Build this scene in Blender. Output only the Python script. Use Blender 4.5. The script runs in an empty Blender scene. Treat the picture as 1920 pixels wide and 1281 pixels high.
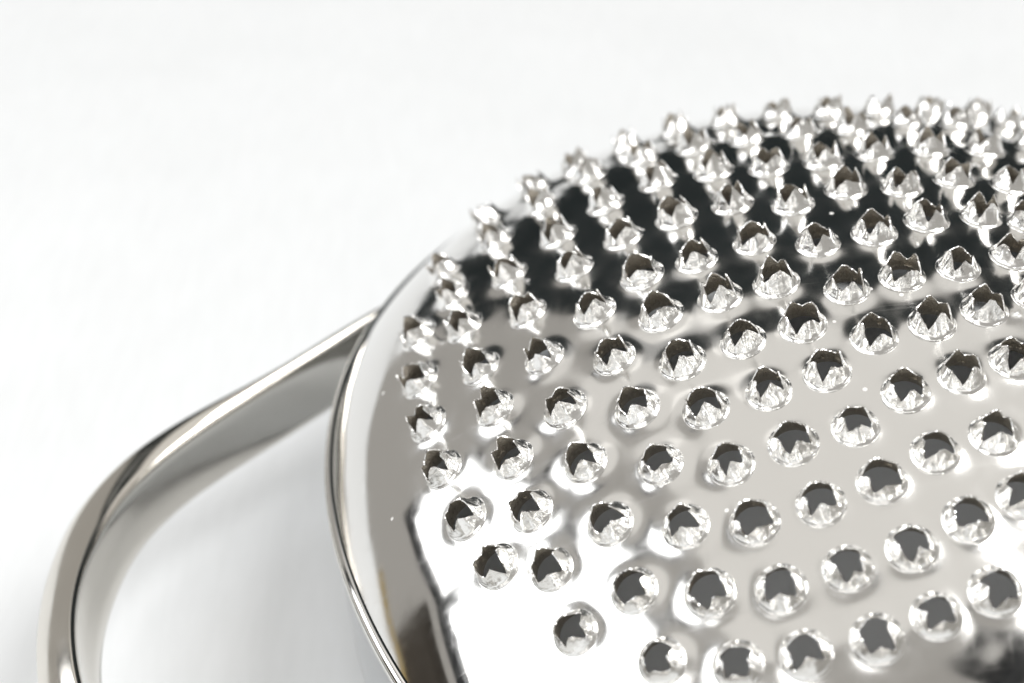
import bpy, bmesh, math, random
import numpy as np
from mathutils import Vector, Matrix, noise

random.seed(7)
rng = np.random.default_rng(7)
SC = bpy.context.scene
COL = SC.collection
U = 0.08                      # metres per design unit (dome half-length = 0.9 units)
ZT = 0.638 - 0.24             # table height in design units (dome centre = 0)


def W(x, y, z):
    """design units (origin at the dome's centre) -> metres, table top at z = 0"""
    return Vector((x * U, y * U, (z - ZT) * U))


# ------------------------------------------------------------------ camera
cam = bpy.data.cameras.new("camera")
cam_o = bpy.data.objects.new("camera", cam)
COL.objects.link(cam_o)
R_ = Vector((0.99911502, -0.02432801, -0.03431211))
U_ = Vector((0.04206154, 0.57787895, 0.81503788))
B_ = -Vector((0.0, 0.81575981, -0.57839081))
m3 = Matrix((R_, U_, B_)).transposed()
cam_o.matrix_world = Matrix.Translation(W(-0.42426961, -1.52602027, 1.88920385)) @ m3.to_4x4()
cam.sensor_width = 36
cam.lens = 3269.37 / 1920 * 36
cam.clip_start = 0.005
cam.clip_end = 50
cam.dof.use_dof = True
cam.dof.focus_distance = 1.68 * U
cam.dof.aperture_fstop = 28
SC.camera = cam_o

# ------------------------------------------------------------------ light
world = bpy.data.worlds.new("World")
SC.world = world
world.use_nodes = True
bg = world.node_tree.nodes["Background"]
bg.inputs[0].default_value = (1.0, 0.962, 0.90, 1)
bg.inputs[1].default_value = 0.40
SC.view_settings.view_transform = 'Standard'
SC.view_settings.look = 'None'
SC.view_settings.exposure = 0.0
SC.view_settings.gamma = 1.0
TARGET = W(-0.1, -0.1, 0.75)


def softbox(name, az, el, dist, w, h, radiance, colour=(1, 1, 1), roll=0.0):
    """rectangular studio lamp seen from the grater at azimuth az (0 = away, + = right) and elevation el"""
    l = bpy.data.lights.new(name, 'AREA')
    l.shape = 'RECTANGLE'
    l.size, l.size_y = w, h
    l.energy = radiance * math.pi * w * h
    l.color = colour
    o = bpy.data.objects.new(name, l)
    COL.objects.link(o)
    a, e = math.radians(az), math.radians(el)
    d = Vector((math.sin(a) * math.cos(e), math.cos(a) * math.cos(e), math.sin(e)))
    o.location = TARGET + d * dist
    o.rotation_euler = (d.to_track_quat('Z', 'Y').to_matrix() @ Matrix.Rotation(math.radians(roll), 3, 'Z')).to_euler()
    return o


softbox("far_window_light", -67, 26.5, 0.92, 0.30, 0.36, 3.1, (0.97, 0.985, 1.0), 20)
softbox("near_window_light", -93, 34.5, 0.85, 0.44, 0.53, 3.1, (0.97, 0.985, 1.0), -3)
softbox("right_softbox", 96, 59, 0.8, 0.40, 0.40, 7.8, (1.0, 0.995, 0.985))
softbox("back_fill", -38, 45, 1.0, 0.34, 0.32, 0.42, (1.0, 0.985, 0.96))  # added fill that lifts the grey reflected at the dome's back left
softbox("front_left_fill", -142, 44, 0.9, 0.40, 0.40, 3.5, (1.0, 1.0, 1.0))  # added fill: lightens the table inside the handle loop and the tooth fronts
softbox("front_fill", -168, 14, 1.1, 1.1, 0.36, 0.9, (1.0, 0.99, 0.97))  # added fill behind the camera, whitens the teeth's front petals
# weak lamp added overhead for the grey ceiling's reflection, a little beyond the grater
l_ = softbox("ceiling_fill", 0, 90, 1.1, 1.20, 1.12, 0.43, (1.0, 0.985, 0.955))
l_.location = TARGET + Vector((0.02, 0.31, 1.1))
l_.rotation_euler = (0, 0, 0)

VIS = [(-0.3481, 0.4241), (-0.3665, 0.3178), (-0.4272, 0.329), (-0.4382, 0.2475), (-0.3819, 0.2079), (-0.2812, 0.4399), (-0.3009, 0.3457), (-0.228, 0.4331), (-0.232, 0.3712), (-0.3171, 0.2315), (-0.2537, 0.2515), (-0.3268, 0.144), (-0.2676, 0.1544), (-0.1625, 0.4343), (-0.1724, 0.3503), (-0.191, 0.251), (-0.2768, 0.069), (-0.2091, 0.1471), (-0.0973, 0.4354), (-0.1182, 0.3201), (-0.0435, 0.4062), (-0.064, 0.2943), (-0.1352, 0.223), (0.0147, 0.3843), (-0.0076, 0.2721), (-0.0842, 0.1884), (-0.151, 0.1315), (0.0646, 0.3447), (0.0518, 0.2591), (-0.0273, 0.1702), (-0.0995, 0.0908), (0.127, 0.3367), (0.1252, 0.2633), (0.0323, 0.1651), (-0.0376, 0.0931), (-0.1628, 0.0446), (-0.2228, 0.0533), (0.2084, 0.3555), (0.1872, 0.2609), (0.0966, 0.1594), (0.0182, 0.0738), (-0.0513, -0.0016), (-0.1095, 0.0066), (-0.1713, -0.0311), (-0.2262, -0.0194), (0.2818, 0.365), (0.2782, 0.2953), (0.1612, 0.1505), (0.0801, 0.0746), (0.0088, 0.0009), (-0.1156, -0.0744), (-0.0589, -0.0789), (-0.0012, -0.0854), (0.0662, -0.0087), (0.1356, 0.0526), (0.0603, -0.0815), (0.3231, 0.3312), (-0.2307, -0.0898), (-0.1743, -0.1015), (-0.121, -0.1468), (-0.0631, -0.1511), (-0.0074, -0.1505), (-0.1785, -0.1677), (-0.2343, -0.1614), (-0.014, -0.2186), (-0.0681, -0.221), (-0.1238, -0.2201), (-0.1809, -0.2358), (-0.2374, -0.2266), (-0.2939, -0.2172), (-0.0708, -0.2904), (-0.1277, -0.2886), (-0.4875, 0.2198), (-0.4469, 0.1648), (-0.3895, 0.1128), (-0.3354, 0.0508), (-0.2839, -0.0053), (-0.5075, 0.1294), (-0.4533, 0.0764), (-0.3978, 0.0275), (-0.342, -0.0297), (-0.2895, -0.081), (-0.5185, 0.054), (-0.4584, 0.0042), (-0.4025, -0.0559), (-0.3455, -0.1067), (-0.2917, -0.1487), (-0.5222, -0.0216), (-0.4624, -0.0735), (-0.4064, -0.1317), (-0.3487, -0.1798), (-0.5193, -0.0982), (-0.4648, -0.1427), (-0.4077, -0.2067), (-0.3507, -0.2508), (-0.5082, -0.1702), (-0.4665, -0.2111), (-0.4096, -0.2779), (-0.466, -0.2782), (-0.4084, -0.3464), (-0.3531, -0.318), (-0.2967, -0.2807), (-0.239, -0.2928), (-0.1831, -0.2967), (-0.2982, -0.3458), (-0.2412, -0.356), (-0.1849, -0.3624), (-0.1292, -0.3575), (-0.0763, -0.3532), (-0.3527, -0.3843), (-0.2993, -0.4045), (-0.2417, -0.4188), (-0.1895, -0.4217), (-0.1347, -0.4213), (0.0489, -0.1458), (0.1092, -0.0273), (0.2354, 0.1687)]
EXT = [(-0.0147, -0.3843), (0.2939, 0.2172), (0.2307, 0.0898), (0.3507, 0.2508), (0.4084, 0.3464), (0.2262, 0.0194), (0.4096, 0.2779), (0.151, -0.1315), (0.064, -0.2943), (0.3487, 0.1798), (0.1352, -0.223), (0.2228, -0.0533), (0.3455, 0.1067), (0.0435, -0.4062), (0.4077, 0.2067), (0.466, 0.2782), (0.4064, 0.1317), (0.342, 0.0297), (0.191, -0.251), (0.4665, 0.2111), (0.0973, -0.4354), (0.4025, 0.0559), (0.2676, -0.1544), (0.3354, -0.0508), (0.1724, -0.3503), (0.2537, -0.2515), (0.4648, 0.1427), (0.4624, 0.0735), (0.3268, -0.144), (0.1625, -0.4343), (0.3978, -0.0275), (0.3171, -0.2315), (0.4584, -0.0042), (0.232, -0.3712), (0.5193, 0.0982), (0.3895, -0.1128), (0.228, -0.4331), (0.3009, -0.3457), (0.5222, 0.0216), (0.3819, -0.2079), (0.4533, -0.0764), (0.5185, -0.054), (0.3665, -0.3178), (0.4469, -0.1648), (0.4382, -0.2475), (0.5075, -0.1294), (0.3481, -0.4241), (0.4272, -0.329), (-0.07, -0.444), (-0.01, -0.444), (0.282, -0.408), (0.114, -0.38), (0.03, -0.348), (0.118, -0.32), (-0.018, -0.316), (0.25, -0.316), (0.302, -0.288), (0.042, -0.24), (0.494, -0.232), (0.218, -0.2), (0.082, -0.196), (0.21, -0.14), (0.262, -0.096), (0.146, -0.072), (0.278, -0.036), (0.174, -0.02), (0.282, 0.036), (0.286, 0.108), (0.518, 0.168)]

# ------------------------------------------------------------------ materials
def new_mat(name):
    m = bpy.data.materials.new(name)
    m.use_nodes = True
    nt = m.node_tree
    return m, nt, nt.nodes["Principled BSDF"]


def steel(name, rough, col=(0.80, 0.79, 0.77), scale=400.0, bump=0.0, rvar=0.025, speck=False, dist=0.0004, detail=5):
    m, nt, p = new_mat(name)
    p.inputs["Metallic"].default_value = 1.0
    p.inputs["Base Color"].default_value = (*col, 1)
    tc = nt.nodes.new("ShaderNodeTexCoord")
    nz = nt.nodes.new("ShaderNodeTexNoise")
    nz.inputs["Scale"].default_value = scale
    nz.inputs["Detail"].default_value = detail
    nt.links.new(tc.outputs["Object"], nz.inputs["Vector"])
    mr = nt.nodes.new("ShaderNodeMapRange")
    mr.inputs[1].default_value = 0.3
    mr.inputs[2].default_value = 0.75
    mr.inputs[3].default_value = max(0.0, rough - rvar)
    mr.inputs[4].default_value = rough + rvar
    nt.links.new(nz.outputs[0], mr.inputs[0])
    rough_out = mr.outputs[0]
    if speck:
        # dust specks and hairline dull spots lying on the polish
        vo = nt.nodes.new("ShaderNodeTexVoronoi")
        vo.inputs["Scale"].default_value = 900
        nt.links.new(tc.outputs["Object"], vo.inputs["Vector"])
        lt = nt.nodes.new("ShaderNodeMath"); lt.operation = 'LESS_THAN'
        lt.inputs[1].default_value = 0.17
        nt.links.new(vo.outputs["Distance"], lt.inputs[0])
        sep = nt.nodes.new("ShaderNodeSeparateColor")
        nt.links.new(vo.outputs["Color"], sep.inputs[0])
        gt = nt.nodes.new("ShaderNodeMath"); gt.operation = 'GREATER_THAN'
        gt.inputs[1].default_value = 0.97
        nt.links.new(sep.outputs[0], gt.inputs[0])
        mu = nt.nodes.new("ShaderNodeMath"); mu.operation = 'MULTIPLY'
        nt.links.new(lt.outputs[0], mu.inputs[0]); nt.links.new(gt.outputs[0], mu.inputs[1])
        ad = nt.nodes.new("ShaderNodeMath"); ad.operation = 'MULTIPLY_ADD'
        ad.inputs[1].default_value = 0.75
        nt.links.new(mu.outputs[0], ad.inputs[0]); nt.links.new(mr.outputs[0], ad.inputs[2])
        rough_out = ad.outputs[0]
        inv = nt.nodes.new("ShaderNodeMath"); inv.operation = 'SUBTRACT'
        inv.inputs[0].default_value = 1.0
        nt.links.new(mu.outputs[0], inv.inputs[1])
        nt.links.new(inv.outputs[0], p.inputs["Metallic"])
    if speck:
        at = nt.nodes.new("ShaderNodeAttribute"); at.attribute_name = "brushed"
        mq = nt.nodes.new("ShaderNodeMath"); mq.operation = 'MULTIPLY_ADD'
        mq.inputs[1].default_value = 0.11
        nt.links.new(at.outputs["Fac"], mq.inputs[0]); nt.links.new(rough_out, mq.inputs[2])
        rough_out = mq.outputs[0]
        # wiping smudges and hairline scratches
        for sc_, lo, hi, amt in (((38, 38, 38), 0.50, 0.75, 0.06), ((90, 2600, 300), 0.60, 0.74, 0.035), ((1900, 120, 260), 0.60, 0.74, 0.03)):
            mp = nt.nodes.new("ShaderNodeMapping")
            mp.inputs["Scale"].default_value = sc_
            mp.inputs["Rotation"].default_value = (0, 0, 0.5)
            n3 = nt.nodes.new("ShaderNodeTexNoise")
            n3.inputs["Scale"].default_value = 1.0
            n3.inputs["Detail"].default_value = 3
            nt.links.new(tc.outputs["Object"], mp.inputs[0]); nt.links.new(mp.outputs[0], n3.inputs["Vector"])
            m4 = nt.nodes.new("ShaderNodeMapRange")
            m4.inputs[1].default_value = lo; m4.inputs[2].default_value = hi
            m4.inputs[3].default_value = 0.0; m4.inputs[4].default_value = amt
            nt.links.new(n3.outputs[0], m4.inputs[0])
            a4 = nt.nodes.new("ShaderNodeMath"); a4.operation = 'ADD'
            nt.links.new(rough_out, a4.inputs[0]); nt.links.new(m4.outputs[0], a4.inputs[1])
            rough_out = a4.outputs[0]
    nt.links.new(rough_out, p.inputs["Roughness"])
    if bump:
        b = nt.nodes.new("ShaderNodeBump")
        b.inputs["Strength"].default_value = bump
        b.inputs["Distance"].default_value = dist
        nt.links.new(nz.outputs[0], b.inputs["Height"])
        nt.links.new(b.outputs[0], p.inputs["Normal"])
    return m


M_dome = steel("polished_steel", 0.05, scale=900, speck=True)
M_tooth = steel("torn_steel", 0.21, (0.88, 0.875, 0.86), scale=3.2, bump=0.05, rvar=0.05, dist=0.12, detail=1.5)
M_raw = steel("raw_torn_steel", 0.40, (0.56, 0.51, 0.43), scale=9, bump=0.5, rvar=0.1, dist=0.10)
M_wall = steel("wall_steel", 0.12, (0.60, 0.615, 0.63), scale=500)
M_rim = steel("rim_steel", 0.06, scale=700)
M_handle = steel("handle_steel", 0.13, (0.75, 0.72, 0.665), scale=350, rvar=0.04)


def table_mat():
    m, nt, p = new_mat("white_painted_wood")
    tc = nt.nodes.new("ShaderNodeTexCoord")
    mp = nt.nodes.new("ShaderNodeMapping")
    mp.inputs["Rotation"].default_value = (0, 0, math.radians(-12))
    mp.inputs["Scale"].default_value = (900, 130, 1)
    nz = nt.nodes.new("ShaderNodeTexNoise")
    nz.inputs["Scale"].default_value = 1.0
    nz.inputs["Detail"].default_value = 6
    nt.links.new(tc.outputs["Object"], mp.inputs[0]); nt.links.new(mp.outputs[0], nz.inputs["Vector"])
    n2 = nt.nodes.new("ShaderNodeTexNoise")
    n2.inputs["Scale"].default_value = 45
    n2.inputs["Detail"].default_value = 4
    nt.links.new(tc.outputs["Object"], n2.inputs["Vector"])
    mx = nt.nodes.new("ShaderNodeMix"); mx.data_type = 'FLOAT'
    mx.inputs[0].default_value = 0.5
    nt.links.new(nz.outputs[0], mx.inputs[2]); nt.links.new(n2.outputs[0], mx.inputs[3])
    cr = nt.nodes.new("ShaderNodeValToRGB")
    cr.color_ramp.elements[0].position = 0.3
    cr.color_ramp.elements[0].color = (0.79, 0.805, 0.815, 1)
    cr.color_ramp.elements[1].position = 0.65
    cr.color_ramp.elements[1].color = (0.84, 0.855, 0.868, 1)
    nt.links.new(mx.outputs[0], cr.inputs[0]); nt.links.new(cr.outputs[0], p.inputs["Base Color"])
    p.inputs["Roughness"].default_value = 0.6
    p.inputs["Specular IOR Level"].default_value = 0.2
    b = nt.nodes.new("ShaderNodeBump")
    b.inputs["Strength"].default_value = 0.10
    b.inputs["Distance"].default_value = 0.0003
    nt.links.new(mx.outputs[0], b.inputs["Height"]); nt.links.new(b.outputs[0], p.inputs["Normal"])
    return m


def plain(name, col, rough=0.8):
    m, nt, p = new_mat(name)
    tc = nt.nodes.new("ShaderNodeTexCoord")
    nz = nt.nodes.new("ShaderNodeTexNoise"); nz.inputs["Scale"].default_value = 9
    nt.links.new(tc.outputs["Object"], nz.inputs["Vector"])
    cr = nt.nodes.new("ShaderNodeValToRGB")
    cr.color_ramp.elements[0].color = (*[c * 0.8 for c in col], 1)
    cr.color_ramp.elements[1].color = (*[c * 1.2 for c in col], 1)
    nt.links.new(nz.outputs[0], cr.inputs[0]); nt.links.new(cr.outputs[0], p.inputs["Base Color"])
    p.inputs["Roughness"].default_value = rough
    return m


# ------------------------------------------------------------------ helpers
def mesh_obj(name, verts, faces, mat, parent=None, smooth=True):
    me = bpy.data.meshes.new(name)
    me.from_pydata([tuple(v) for v in verts], [], faces)
    me.materials.append(mat)
    if smooth:
        me.polygons.foreach_set("use_smooth", [True] * len(me.polygons))
    me.update()
    o = bpy.data.objects.new(name, me)
    COL.objects.link(o)
    if parent:
        o.parent = parent
    return o


# ------------------------------------------------------------------ setting
def box(name, x0, x1, y0, y1, z0, z1, mat):
    bm = bmesh.new()
    bmesh.ops.create_cube(bm, size=1)
    for v in bm.verts:
        v.co = Vector(((x0 + x1) / 2 + v.co.x * (x1 - x0), (y0 + y1) / 2 + v.co.y * (y1 - y0), (z0 + z1) / 2 + v.co.z * (z1 - z0)))
    bmesh.ops.bevel(bm, geom=bm.edges[:], offset=0.002, segments=2, affect='EDGES')
    me = bpy.data.meshes.new(name)
    bm.to_mesh(me); bm.free()
    me.materials.append(mat)
    o = bpy.data.objects.new(name, me)
    COL.objects.link(o)
    o["kind"] = "structure"
    return o


box("table_top", -0.9, 0.9, -1.6, 0.30, -0.03, 0.0, table_mat())
box("dark_backdrop", -0.47, 0.9, 0.75, 0.78, -0.6, 0.95, plain("black_cloth", (0.010, 0.016, 0.018), 0.9))

def lamp_frame(lamp, t=0.035):
    """black housing round a window lamp, seen in the steel"""
    l = bpy.data.objects[lamp]
    w, hh = l.data.size / 2 + 0.004, l.data.size_y / 2 + 0.004
    vs, fs = [], []
    for (zz) in (0.012, -0.05):
        for (ax, ay) in ((w, hh), (w + t, hh + t)):
            vs += [(-ax, -ay, zz), (ax, -ay, zz), (ax, ay, zz), (-ax, ay, zz)]
    for q in range(4):
        r = (q + 1) % 4
        fs += [(q, r, 4 + r, 4 + q), (8 + q, 12 + q, 12 + r, 8 + r), (q, 8 + q, 8 + r, r), (4 + q, 4 + r, 12 + r, 12 + q)]
    o = mesh_obj("window_frame", vs, fs, M_black, smooth=False)
    o.matrix_world = Matrix.LocRotScale(l.location, l.rotation_euler, None)
    o["kind"] = "structure"


M_black = plain("black_paint", (0.015, 0.016, 0.018), 0.5)
lamp_frame("far_window_light")
lamp_frame("near_window_light")
box("wall_below_window", -1.02, -0.98, -0.55, 0.30, -0.6, 0.235, plain("brown_wall", (0.10, 0.085, 0.07), 0.8))

box("wooden_sill", -0.95, -0.925, 0.10, 0.44, -0.01, 0.026, plain("pale_wood", (0.66, 0.50, 0.22), 0.6))
# lamp boom overhead, at the camera's right
bmb = bmesh.new()
bmesh.ops.create_cone(bmb, cap_ends=True, segments=24, radius1=0.034, radius2=0.040, depth=0.62)
me_ = bpy.data.meshes.new("lamp_boom"); bmb.to_mesh(me_); bmb.free()
me_.materials.append(M_black)
boom = bpy.data.objects.new("lamp_boom", me_)
COL.objects.link(boom)
boom.location = TARGET + Vector((0.325, -0.055, 0.80))
boom.rotation_euler = Vector((0.84, 0.54, 0.05)).to_track_quat('Z', 'Y').to_euler()
boom["kind"] = "structure"

# ------------------------------------------------------------------ grater
S0, S1, S2 = 0.904, 1.0, 0.934
RA, RB, RBK, RZ = 0.627, 0.797, 0.70, 0.652
QA, QB, QM = 0.535, 0.445, 2.6       # edge of the perforated field
PSI = 0.26474
CP, SP = math.cos(PSI), math.sin(PSI)
# design frame: x along the handle's axis (handle at -x), rotated by PSI into the world
TR = 0.0222                          # tooth base radius


def to_world(P):
    P = np.asarray(P, float)
    o = np.empty_like(P)
    o[..., 0] = (P[..., 0] * CP - P[..., 1] * SP) * U
    o[..., 1] = (P[..., 0] * SP + P[..., 1] * CP) * U
    o[..., 2] = (P[..., 2] - ZT) * U
    return o


def rim_r(c, s):
    return 1 / np.sqrt((c / RA) ** 2 + (s / np.where(s > 0, RBK, RB)) ** 2)


def dome_point(phi, rho):
    """rho 0..1 from apex to rim, phi azimuth"""
    c, s = np.cos(phi), np.sin(phi)
    rr = rim_r(c, s)
    rq = 1 / (np.abs(c / QA) ** QM + np.abs(s / QB) ** QM) ** (1 / QM)
    x, y = rho * rr * c, rho * rr * s
    ze = S2 * np.sqrt(1 - (x / S0) ** 2 - (y / S1) ** 2)
    zr = S2 * np.sqrt(1 - (rr * c / S0) ** 2 - (rr * s / S1) ** 2)
    t = np.clip((rho - rq / rr * 0.98) / (1 - rq / rr * 0.98), 0, 1)
    z = ze + (RZ - zr) * t ** 2.5
    return np.stack([x, y, z], -1)


def surf(x, y):
    phi = np.arctan2(y, x)
    c, s = np.cos(phi), np.sin(phi)
    rr = rim_r(c, s)
    return dome_point(phi, np.hypot(x, y) / rr)


def surf_n(x, y, e=1e-3):
    a = surf(x + e, y) - surf(x - e, y)
    b = surf(x, y + e) - surf(x, y - e)
    n = np.cross(a, b)
    return n / np.linalg.norm(n, axis=-1, keepdims=True)


TP = np.array(VIS + EXT)
TC = surf(TP[:, 0], TP[:, 1])
TN = surf_n(TP[:, 0], TP[:, 1])
TS = 1 + rng.uniform(-0.04, 0.04, len(TP))       # small size differences
LIFT = 0.075                                      # how far the sheet swells up to each tooth


def sheet_lift(P):
    h = np.zeros(len(P))
    d2min = np.full(len(P), 9.0)
    for k in range(0, len(TC)):
        near = np.abs(P[:, 0] - TC[k, 0]) < 0.075
        idx = np.nonzero(near)[0]
        q = P[idx] - TC[k]
        d = np.sqrt((q ** 2).sum(1)) / (TR * TS[k])
        w = np.where(d < 1, 1.0, np.exp(-((np.maximum(d, 1) - 1) / 0.34) ** 1.2))
        h[idx] += LIFT * TR * w
        d2min[idx] = np.minimum(d2min[idx], d)
    return h, d2min


# --- the grater's root
grater = bpy.data.objects.new("cheese_grater", None)
COL.objects.link(grater)
grater["label"] = "polished steel domed cheese grater with torn teeth and loop handle on white wood"
grater["category"] = "grater"

# --- dome: perforated sheet, holes really open
NR, NA = 330, 1150
rho = np.concatenate([np.linspace(0.004, 0.97, NR - 12), 0.97 + 0.03 * np.linspace(0, 1, 13)[1:]])
NR = len(rho)
phi = np.linspace(0, 2 * np.pi, NA, endpoint=False)
PH, RH = np.meshgrid(phi, rho)
base = dome_point(PH.ravel(), RH.ravel())
e = 1e-3
nrm = surf_n(base[:, 0], base[:, 1])
lift, dmin = sheet_lift(base)
# faint unevenness of pressed sheet inside the perforated field
wob = 0.0007 * (np.sin(base[:, 0] * 41 + 1.3 * np.sin(base[:, 1] * 23)) * np.cos(base[:, 1] * 37 + np.sin(base[:, 0] * 19)))
infield = 1 / (1 + np.exp((RH.ravel() - 0.72) * 30))
P = base + nrm * (lift + wob * (0.2 + 0.8 * infield))[:, None]
apex = to_world(np.array([[0, 0, S2]]))
V = np.concatenate([to_world(P), apex])
i = np.arange(NR - 1)[:, None] * NA
j = np.arange(NA)[None, :]
j2 = (j + 1) % NA
F = np.stack([i + j, i + NA + j, i + NA + j2, i + j2], -1).reshape(-1, 4)
fm = dmin[F].min(1) > 0.80
F = F[fm]
faces = F.tolist() + [[len(V) - 1, int(a), int((a + 1) % NA)] for a in range(NA)] if dmin[0] > 1 else F.tolist()
dome = mesh_obj("dome", V, faces, M_dome, grater)
# the press dulls the polish between the teeth
hz = np.append(1 / (1 + np.exp((dmin - 2.0) * 4.0)), 1.0)
dome.data.attributes.new("brushed", 'FLOAT', 'POINT').data.foreach_set("value", hz.astype(np.float32))
bm = bmesh.new(); bm.from_mesh(dome.data)
bmesh.ops.delete(bm, geom=[v for v in bm.verts if not v.link_faces], context='VERTS')
bm.to_mesh(dome.data); bm.free()


# --- rim bead and side wall: a profile swept round the rim
def rim_sweep(name, prof, mat, n=420, closed=False):
    ph = np.linspace(0, 2 * np.pi, n, endpoint=False)
    c, s = np.cos(ph), np.sin(ph)
    rb = np.where(s > 0, RBK, RB)
    x, y = RA * c, rb * s                     # ellipse by parameter
    nx, ny = c / RA, s / rb
    l = np.hypot(nx, ny); nx, ny = nx / l, ny / l
    vs = []
    for (o, z) in prof:
        vs.append(np.stack([x + nx * o, y + ny * o, np.full(n, RZ + z)], -1))
    V = to_world(np.concatenate(vs))
    k = len(prof)
    fs = []
    for a in range(k if closed else k - 1):
        b = (a + 1) % k
        for q in range(n):
            r = (q + 1) % n
            fs.append((a * n + q, b * n + q, b * n + r, a * n + r))
    return mesh_obj(name, V, fs, mat, grater)


bead = [(0.001 + 0.0098 * math.cos(t), -0.0105 + 0.0098 * math.sin(t)) for t in np.linspace(0.75 * math.pi, -1.25 * math.pi, 18, endpoint=False)]
rim_sweep("rim_bead", bead, M_rim, closed=True)
wall = [(0.0, -0.012), (0.0005, -0.06), (0.0005, -0.12), (-0.002, -0.18), (-0.006, -0.215), (-0.013, -0.2305), (-0.022, -0.2385)]
rim_sweep("side_wall", wall, M_wall)

# --- handle: flat bar bent into a loop
OUT = [(-0.34, 0.565), (-0.40, 0.545), (-0.483, 0.503), (-0.562, 0.457), (-0.61, 0.426), (-0.655, 0.402), (-0.7, 0.380), (-0.742, 0.362), (-0.784, 0.344), (-0.826, 0.322), (-0.867, 0.29), (-0.899, 0.255), (-0.921, 0.215), (-0.941, 0.166), (-0.954, 0.112), (-0.961, 0.065)]
RDG = [(-0.36, 0.540), (-0.42, 0.515), (-0.511, 0.467), (-0.568, 0.433), (-0.615, 0.404), (-0.688, 0.359), (-0.749, 0.321), (-0.791, 0.290), (-0.834, 0.248), (-0.865, 0.201), (-0.888, 0.152), (-0.905, 0.103), (-0.914, 0.048)]


def mirror_path(pts):
    d = list(pts)
    d = [p for p in d if p[1] > 0.012]
    x_end = d[-1][0] - 0.002
    return d + [(x_end, 0.0)] + [(p[0], -p[1]) for p in reversed(d)]


def resample(pts, n):
    # Catmull-Rom through the points, then even spacing, then light smoothing
    p = np.array(pts); p = np.vstack([2 * p[0] - p[1], p, 2 * p[-1] - p[-2]])
    o = []
    for k in range(1, len(p) - 2):
        for t in np.linspace(0, 1, 24, endpoint=False):
            a, b, c, d = p[k - 1], p[k], p[k + 1], p[k + 2]
            o.append(0.5 * (2 * b + (c - a) * t + (2 * a - 5 * b + 4 * c - d) * t * t + (3 * b - a - 3 * c + d) * t ** 2.5))
    o.append(p[-2]); o = np.array(o)
    s = np.concatenate([[0], np.cumsum(np.hypot(*np.diff(o, axis=0).T))])
    q = np.linspace(0, s[-1], n)
    r = np.stack([np.interp(q, s, o[:, 0]), np.interp(q, s, o[:, 1])], -1)
    for _ in range(14):
        r[1:-1] = 0.5 * r[1:-1] + 0.25 * (r[:-2] + r[2:])
    return r


NH = 150
ro, rr_ = resample(mirror_path(OUT), NH), resample(mirror_path(RDG), NH)
ZI = 0.608
inner = [(0.00, -0.078), (-0.01, -0.058), (-0.012, -0.040), (-0.01, -0.020), (0.0, -0.009), (0.03, -0.003)]
top_mx = [0.08, 0.18, 0.30, 0.42, 0.54, 0.66, 0.77, 0.86, 0.93, 0.97]
under = [(1.0, -0.060), (1.0, -0.076), (0.95, -0.085), (0.85, -0.088), (0.15, -0.088), (0.05, -0.085)]


def top_z(mx, tw):
    # outer edge a little proud on the arms, falling away at the loop's end
    arm = 0.008 * mx + 0.006 * (1 - (2 * mx - 1) ** 2) - 0.010 * max(0.0, (mx - 0.75) / 0.25) ** 2
    end = -0.008 * mx - 0.026 * mx * mx
    return arm * (1 - tw) + end * tw


hv = []
for k in range(NH):
    f = 1 - abs(2 * k / (NH - 1) - 1)                  # 0 at the roots, 1 at the loop's end
    tw = min(1.0, max(0.0, (f - 0.45) / 0.45)); tw = tw * tw * (3 - 2 * tw)
    ring = list(inner)
    for mx in top_mx:
        ring.append((mx, top_z(mx, tw)))
    ring.append((1.0, top_z(1.0, tw) - 0.012))
    ring += under
    for mx, z in ring:
        q = rr_[k] * (1 - mx) + ro[k] * mx
        if z < -0.02 and mx < 0.5:                      # inner face leans in towards its foot at the loop's end
            q = q + np.array([1.0, 0.0]) * 0.014 * tw * min(1.0, (-0.02 - z) / 0.06)
        hv.append((q[0], q[1], ZI + z))
prof = ring
K = len(prof)
hf = [(k * K + a, (k + 1) * K + a, (k + 1) * K + (a + 1) % K, k * K + (a + 1) % K) for k in range(NH - 1) for a in range(K)]
hf += [tuple(range(K)), tuple(reversed(range((NH - 1) * K, NH * K)))]
handle = mesh_obj("handle", to_world(np.array(hv)), hf, M_handle, grater)
bm = bmesh.new(); bm.from_mesh(handle.data)
bmesh.ops.recalc_face_normals(bm, faces=bm.faces)
bm.to_mesh(handle.data); bm.free()


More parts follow.
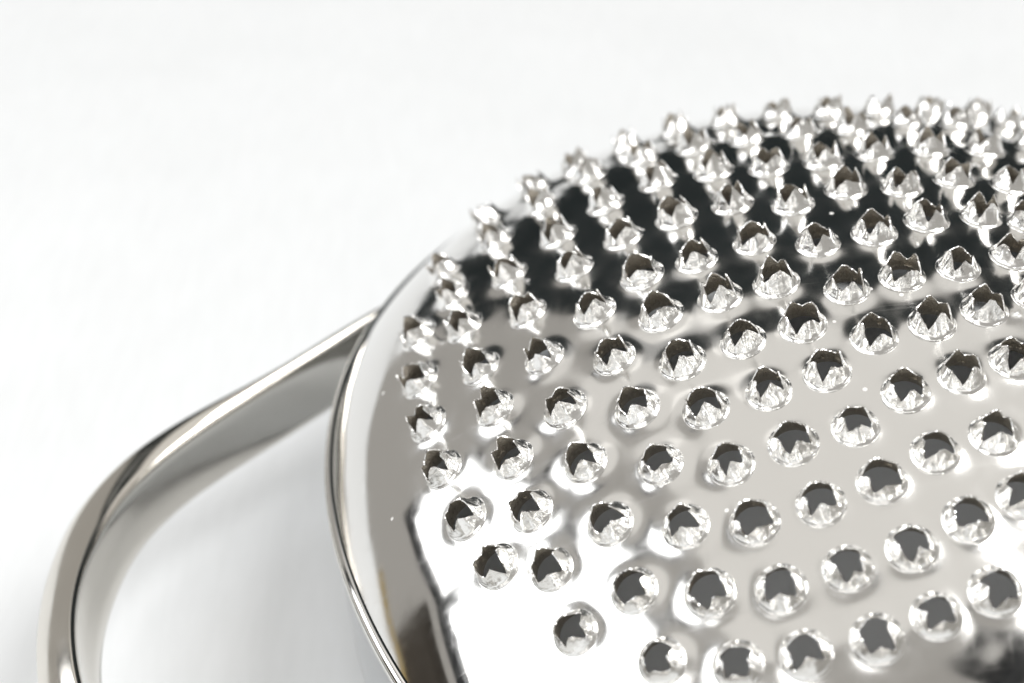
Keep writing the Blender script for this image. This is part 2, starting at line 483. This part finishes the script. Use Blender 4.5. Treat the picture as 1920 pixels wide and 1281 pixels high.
# --- teeth: pierced cones torn into four petals
def tooth_mesh(seed):
    r = random.Random(seed)
    NT = 72
    levels = [0.0, 0.015, 0.05, 0.09, 0.14, 0.22, 0.33, 0.45, 0.58, 0.72, 0.86, 1.0]
    off = Vector((r.uniform(-50, 50), r.uniform(-50, 50), r.uniform(-50, 50)))
    tears = [math.radians(45 + 90 * q + r.uniform(-16, 16)) for q in range(4)]
    openness = r.uniform(0.38, 0.53)
    depth = [r.uniform(0.26, 0.58) for q in range(4)]
    peak = [r.uniform(0.80, 1.16) for q in range(4)]
    lean = [r.uniform(-0.12, 0.16) for q in range(4)]
    skew = [r.uniform(0.38, 0.62) for q in range(4)]

    def edge(t):
        t = t % (2 * math.pi)
        for q in range(4):
            a, b = tears[q], tears[(q + 1) % 4]
            if b < a:
                b += 2 * math.pi
            tt = t if t >= a else t + 2 * math.pi
            if a <= tt <= b:
                f = (tt - a) / (b - a)
                g = f / skew[q] if f < skew[q] else (1 - f) / (1 - skew[q])
                g = max(0.0, min(1.0, g)); g = 0.3 * g + 0.7 * math.sin(g * math.pi / 2) ** 0.9
                lo = depth[q] if f < skew[q] else depth[(q + 1) % 4]
                flat = 1 - 0.5 * (1 - abs(2 * f - 1))     # nothing at the tears, more mid-petal
                return lo + (peak[(q + 1) % 4] - lo) * g, f, lean[(q + 1) % 4]
        return 0.6, 0.5, 0
    def rad_at(t, zz):
        h_, f, ln = edge(t)
        u, v = math.cos(t), math.sin(t)
        rad = 1.02 - openness * zz / (1 + 0.4 * zz) - 0.06 * (1 - math.exp(-zz / 0.1))
        flat = math.cos((f - 0.5) * (math.pi / 2))
        # petals are flatter than the cone: pull the middle of each one in, more so higher up
        rad *= 1 + 0.26 * (0.72 / max(flat, 0.5) - 0.86) * min(1, zz * 1.2)
        rad -= ln * max(0, zz - 0.45) * math.sin(math.pi * f)
        rad += 0.050 * noise.noise(Vector((u * 2.0, v * 2.0, zz * 1.6)) + off) * min(1, zz * 3)
        rad += 0.012 * noise.noise(Vector((u * 5, v * 5, zz * 2.0)) + off) * min(1, zz * 3)
        rad += 0.045 * math.exp(-((zz - 0.03) / 0.05) ** 2)      # rolled lip at the foot
        return rad

    def pos(t, zz):
        r_ = rad_at(t, zz)
        return Vector((r_ * math.cos(t), r_ * math.sin(t), zz))

    def nrm_at(t, zz):
        e_ = 0.03
        a = pos(t + e_, zz) - pos(t - e_, zz)
        c = pos(t, zz + 0.02) - pos(t, max(0.0, zz - 0.02))
        return a.cross(c).normalized()
    vs, nn = [], []
    # outer surface
    for li, lv in enumerate(levels):
        for k in range(NT):
            t = 2 * math.pi * k / NT
            h = edge(t)[0]
            jag = noise.noise(Vector((math.cos(t) * 5, math.sin(t) * 5, 0)) + off) * 0.075 + noise.noise(Vector((math.cos(t) * 12, math.sin(t) * 12, 3)) + off) * 0.010
            z = (h + jag) * lv if lv else -0.14
            p = pos(t, max(z, 0.0)) if lv else Vector((math.cos(t), math.sin(t), z))
            vs.append(p)
            nn.append(nrm_at(t, max(z, 0.0)) if lv else Vector((math.cos(t), math.sin(t), 0)))
    n_out = len(levels)
    # inner surface, from the torn edge back down
    for li, lv in enumerate([1.0, 0.75, 0.5, 0.25, 0.0]):
        for k in range(NT):
            t = 2 * math.pi * k / NT
            h = vs[(n_out - 1) * NT + k].z
            z = h * lv if lv else -0.30
            th = 0.075 + 0.03 * noise.noise(Vector((math.cos(t) * 9, math.sin(t) * 9, 9)) + off)
            if lv == 1.0:
                th *= 0.85
                z -= 0.015
            rad = max(0.2, rad_at(t, max(z, 0.0)) - th) if lv else 0.90
            vs.append(Vector((rad * math.cos(t), rad * math.sin(t), z)))
            nn.append(-nrm_at(t, max(z, 0.1)))
    R = n_out + 5
    fs = []
    for a in range(R - 1):
        for k in range(NT):
            b = (k + 1) % NT
            fs.append((a * NT + k, a * NT + b, (a + 1) * NT + b, (a + 1) * NT + k))
    me = bpy.data.meshes.new("grating_tooth")
    me.from_pydata([tuple(v) for v in vs], [], fs)
    me.polygons.foreach_set("use_smooth", [True] * len(fs))
    me.materials.append(M_tooth)
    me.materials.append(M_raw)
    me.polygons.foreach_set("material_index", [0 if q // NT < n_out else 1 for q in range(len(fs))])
    me.update()
    # smooth shell, torn edge left crisp
    ln_ = []
    for p in me.polygons:
        row = min(v // NT for v in p.vertices)
        for v in p.vertices:
            ln_.append(p.normal if row == n_out - 1 else nn[v])
    me.normals_split_custom_set([tuple(q) for q in ln_])
    return me


VARIANTS = [tooth_mesh(s) for s in range(26)]
xa = np.array([1.0, 0, 0])
for k in range(len(TP)):
    n = TN[k]
    # teeth stand square to the handle's axis, give or take
    ax = xa - n * (xa @ n); ax /= np.linalg.norm(ax)
    ay = np.cross(n, ax)
    ang = math.radians(rng.uniform(-13, 13)) - 0.02 + math.pi / 2 * rng.integers(0, 4)
    bx = ax * math.cos(ang) + ay * math.sin(ang)
    by = np.cross(n, bx)
    pos = to_world((TC[k] + n * LIFT * TR)[None])[0]
    rot = np.array([[CP, -SP, 0], [SP, CP, 0], [0, 0, 1]])
    s = TR * TS[k] * U
    M = Matrix.Identity(4)
    for c_, vec in enumerate((bx, by, n)):
        w = rot @ vec
        for r_ in range(3):
            M[r_][c_] = w[r_] * s * (rng.uniform(0.95, 1.05) if c_ == 2 and r_ < 0 else 1.0)
    M.translation = Vector(pos)
    o = bpy.data.objects.new("grating_tooth", VARIANTS[int(rng.integers(0, len(VARIANTS)))])
    COL.objects.link(o)
    o.parent = grater
    o.matrix_world = M
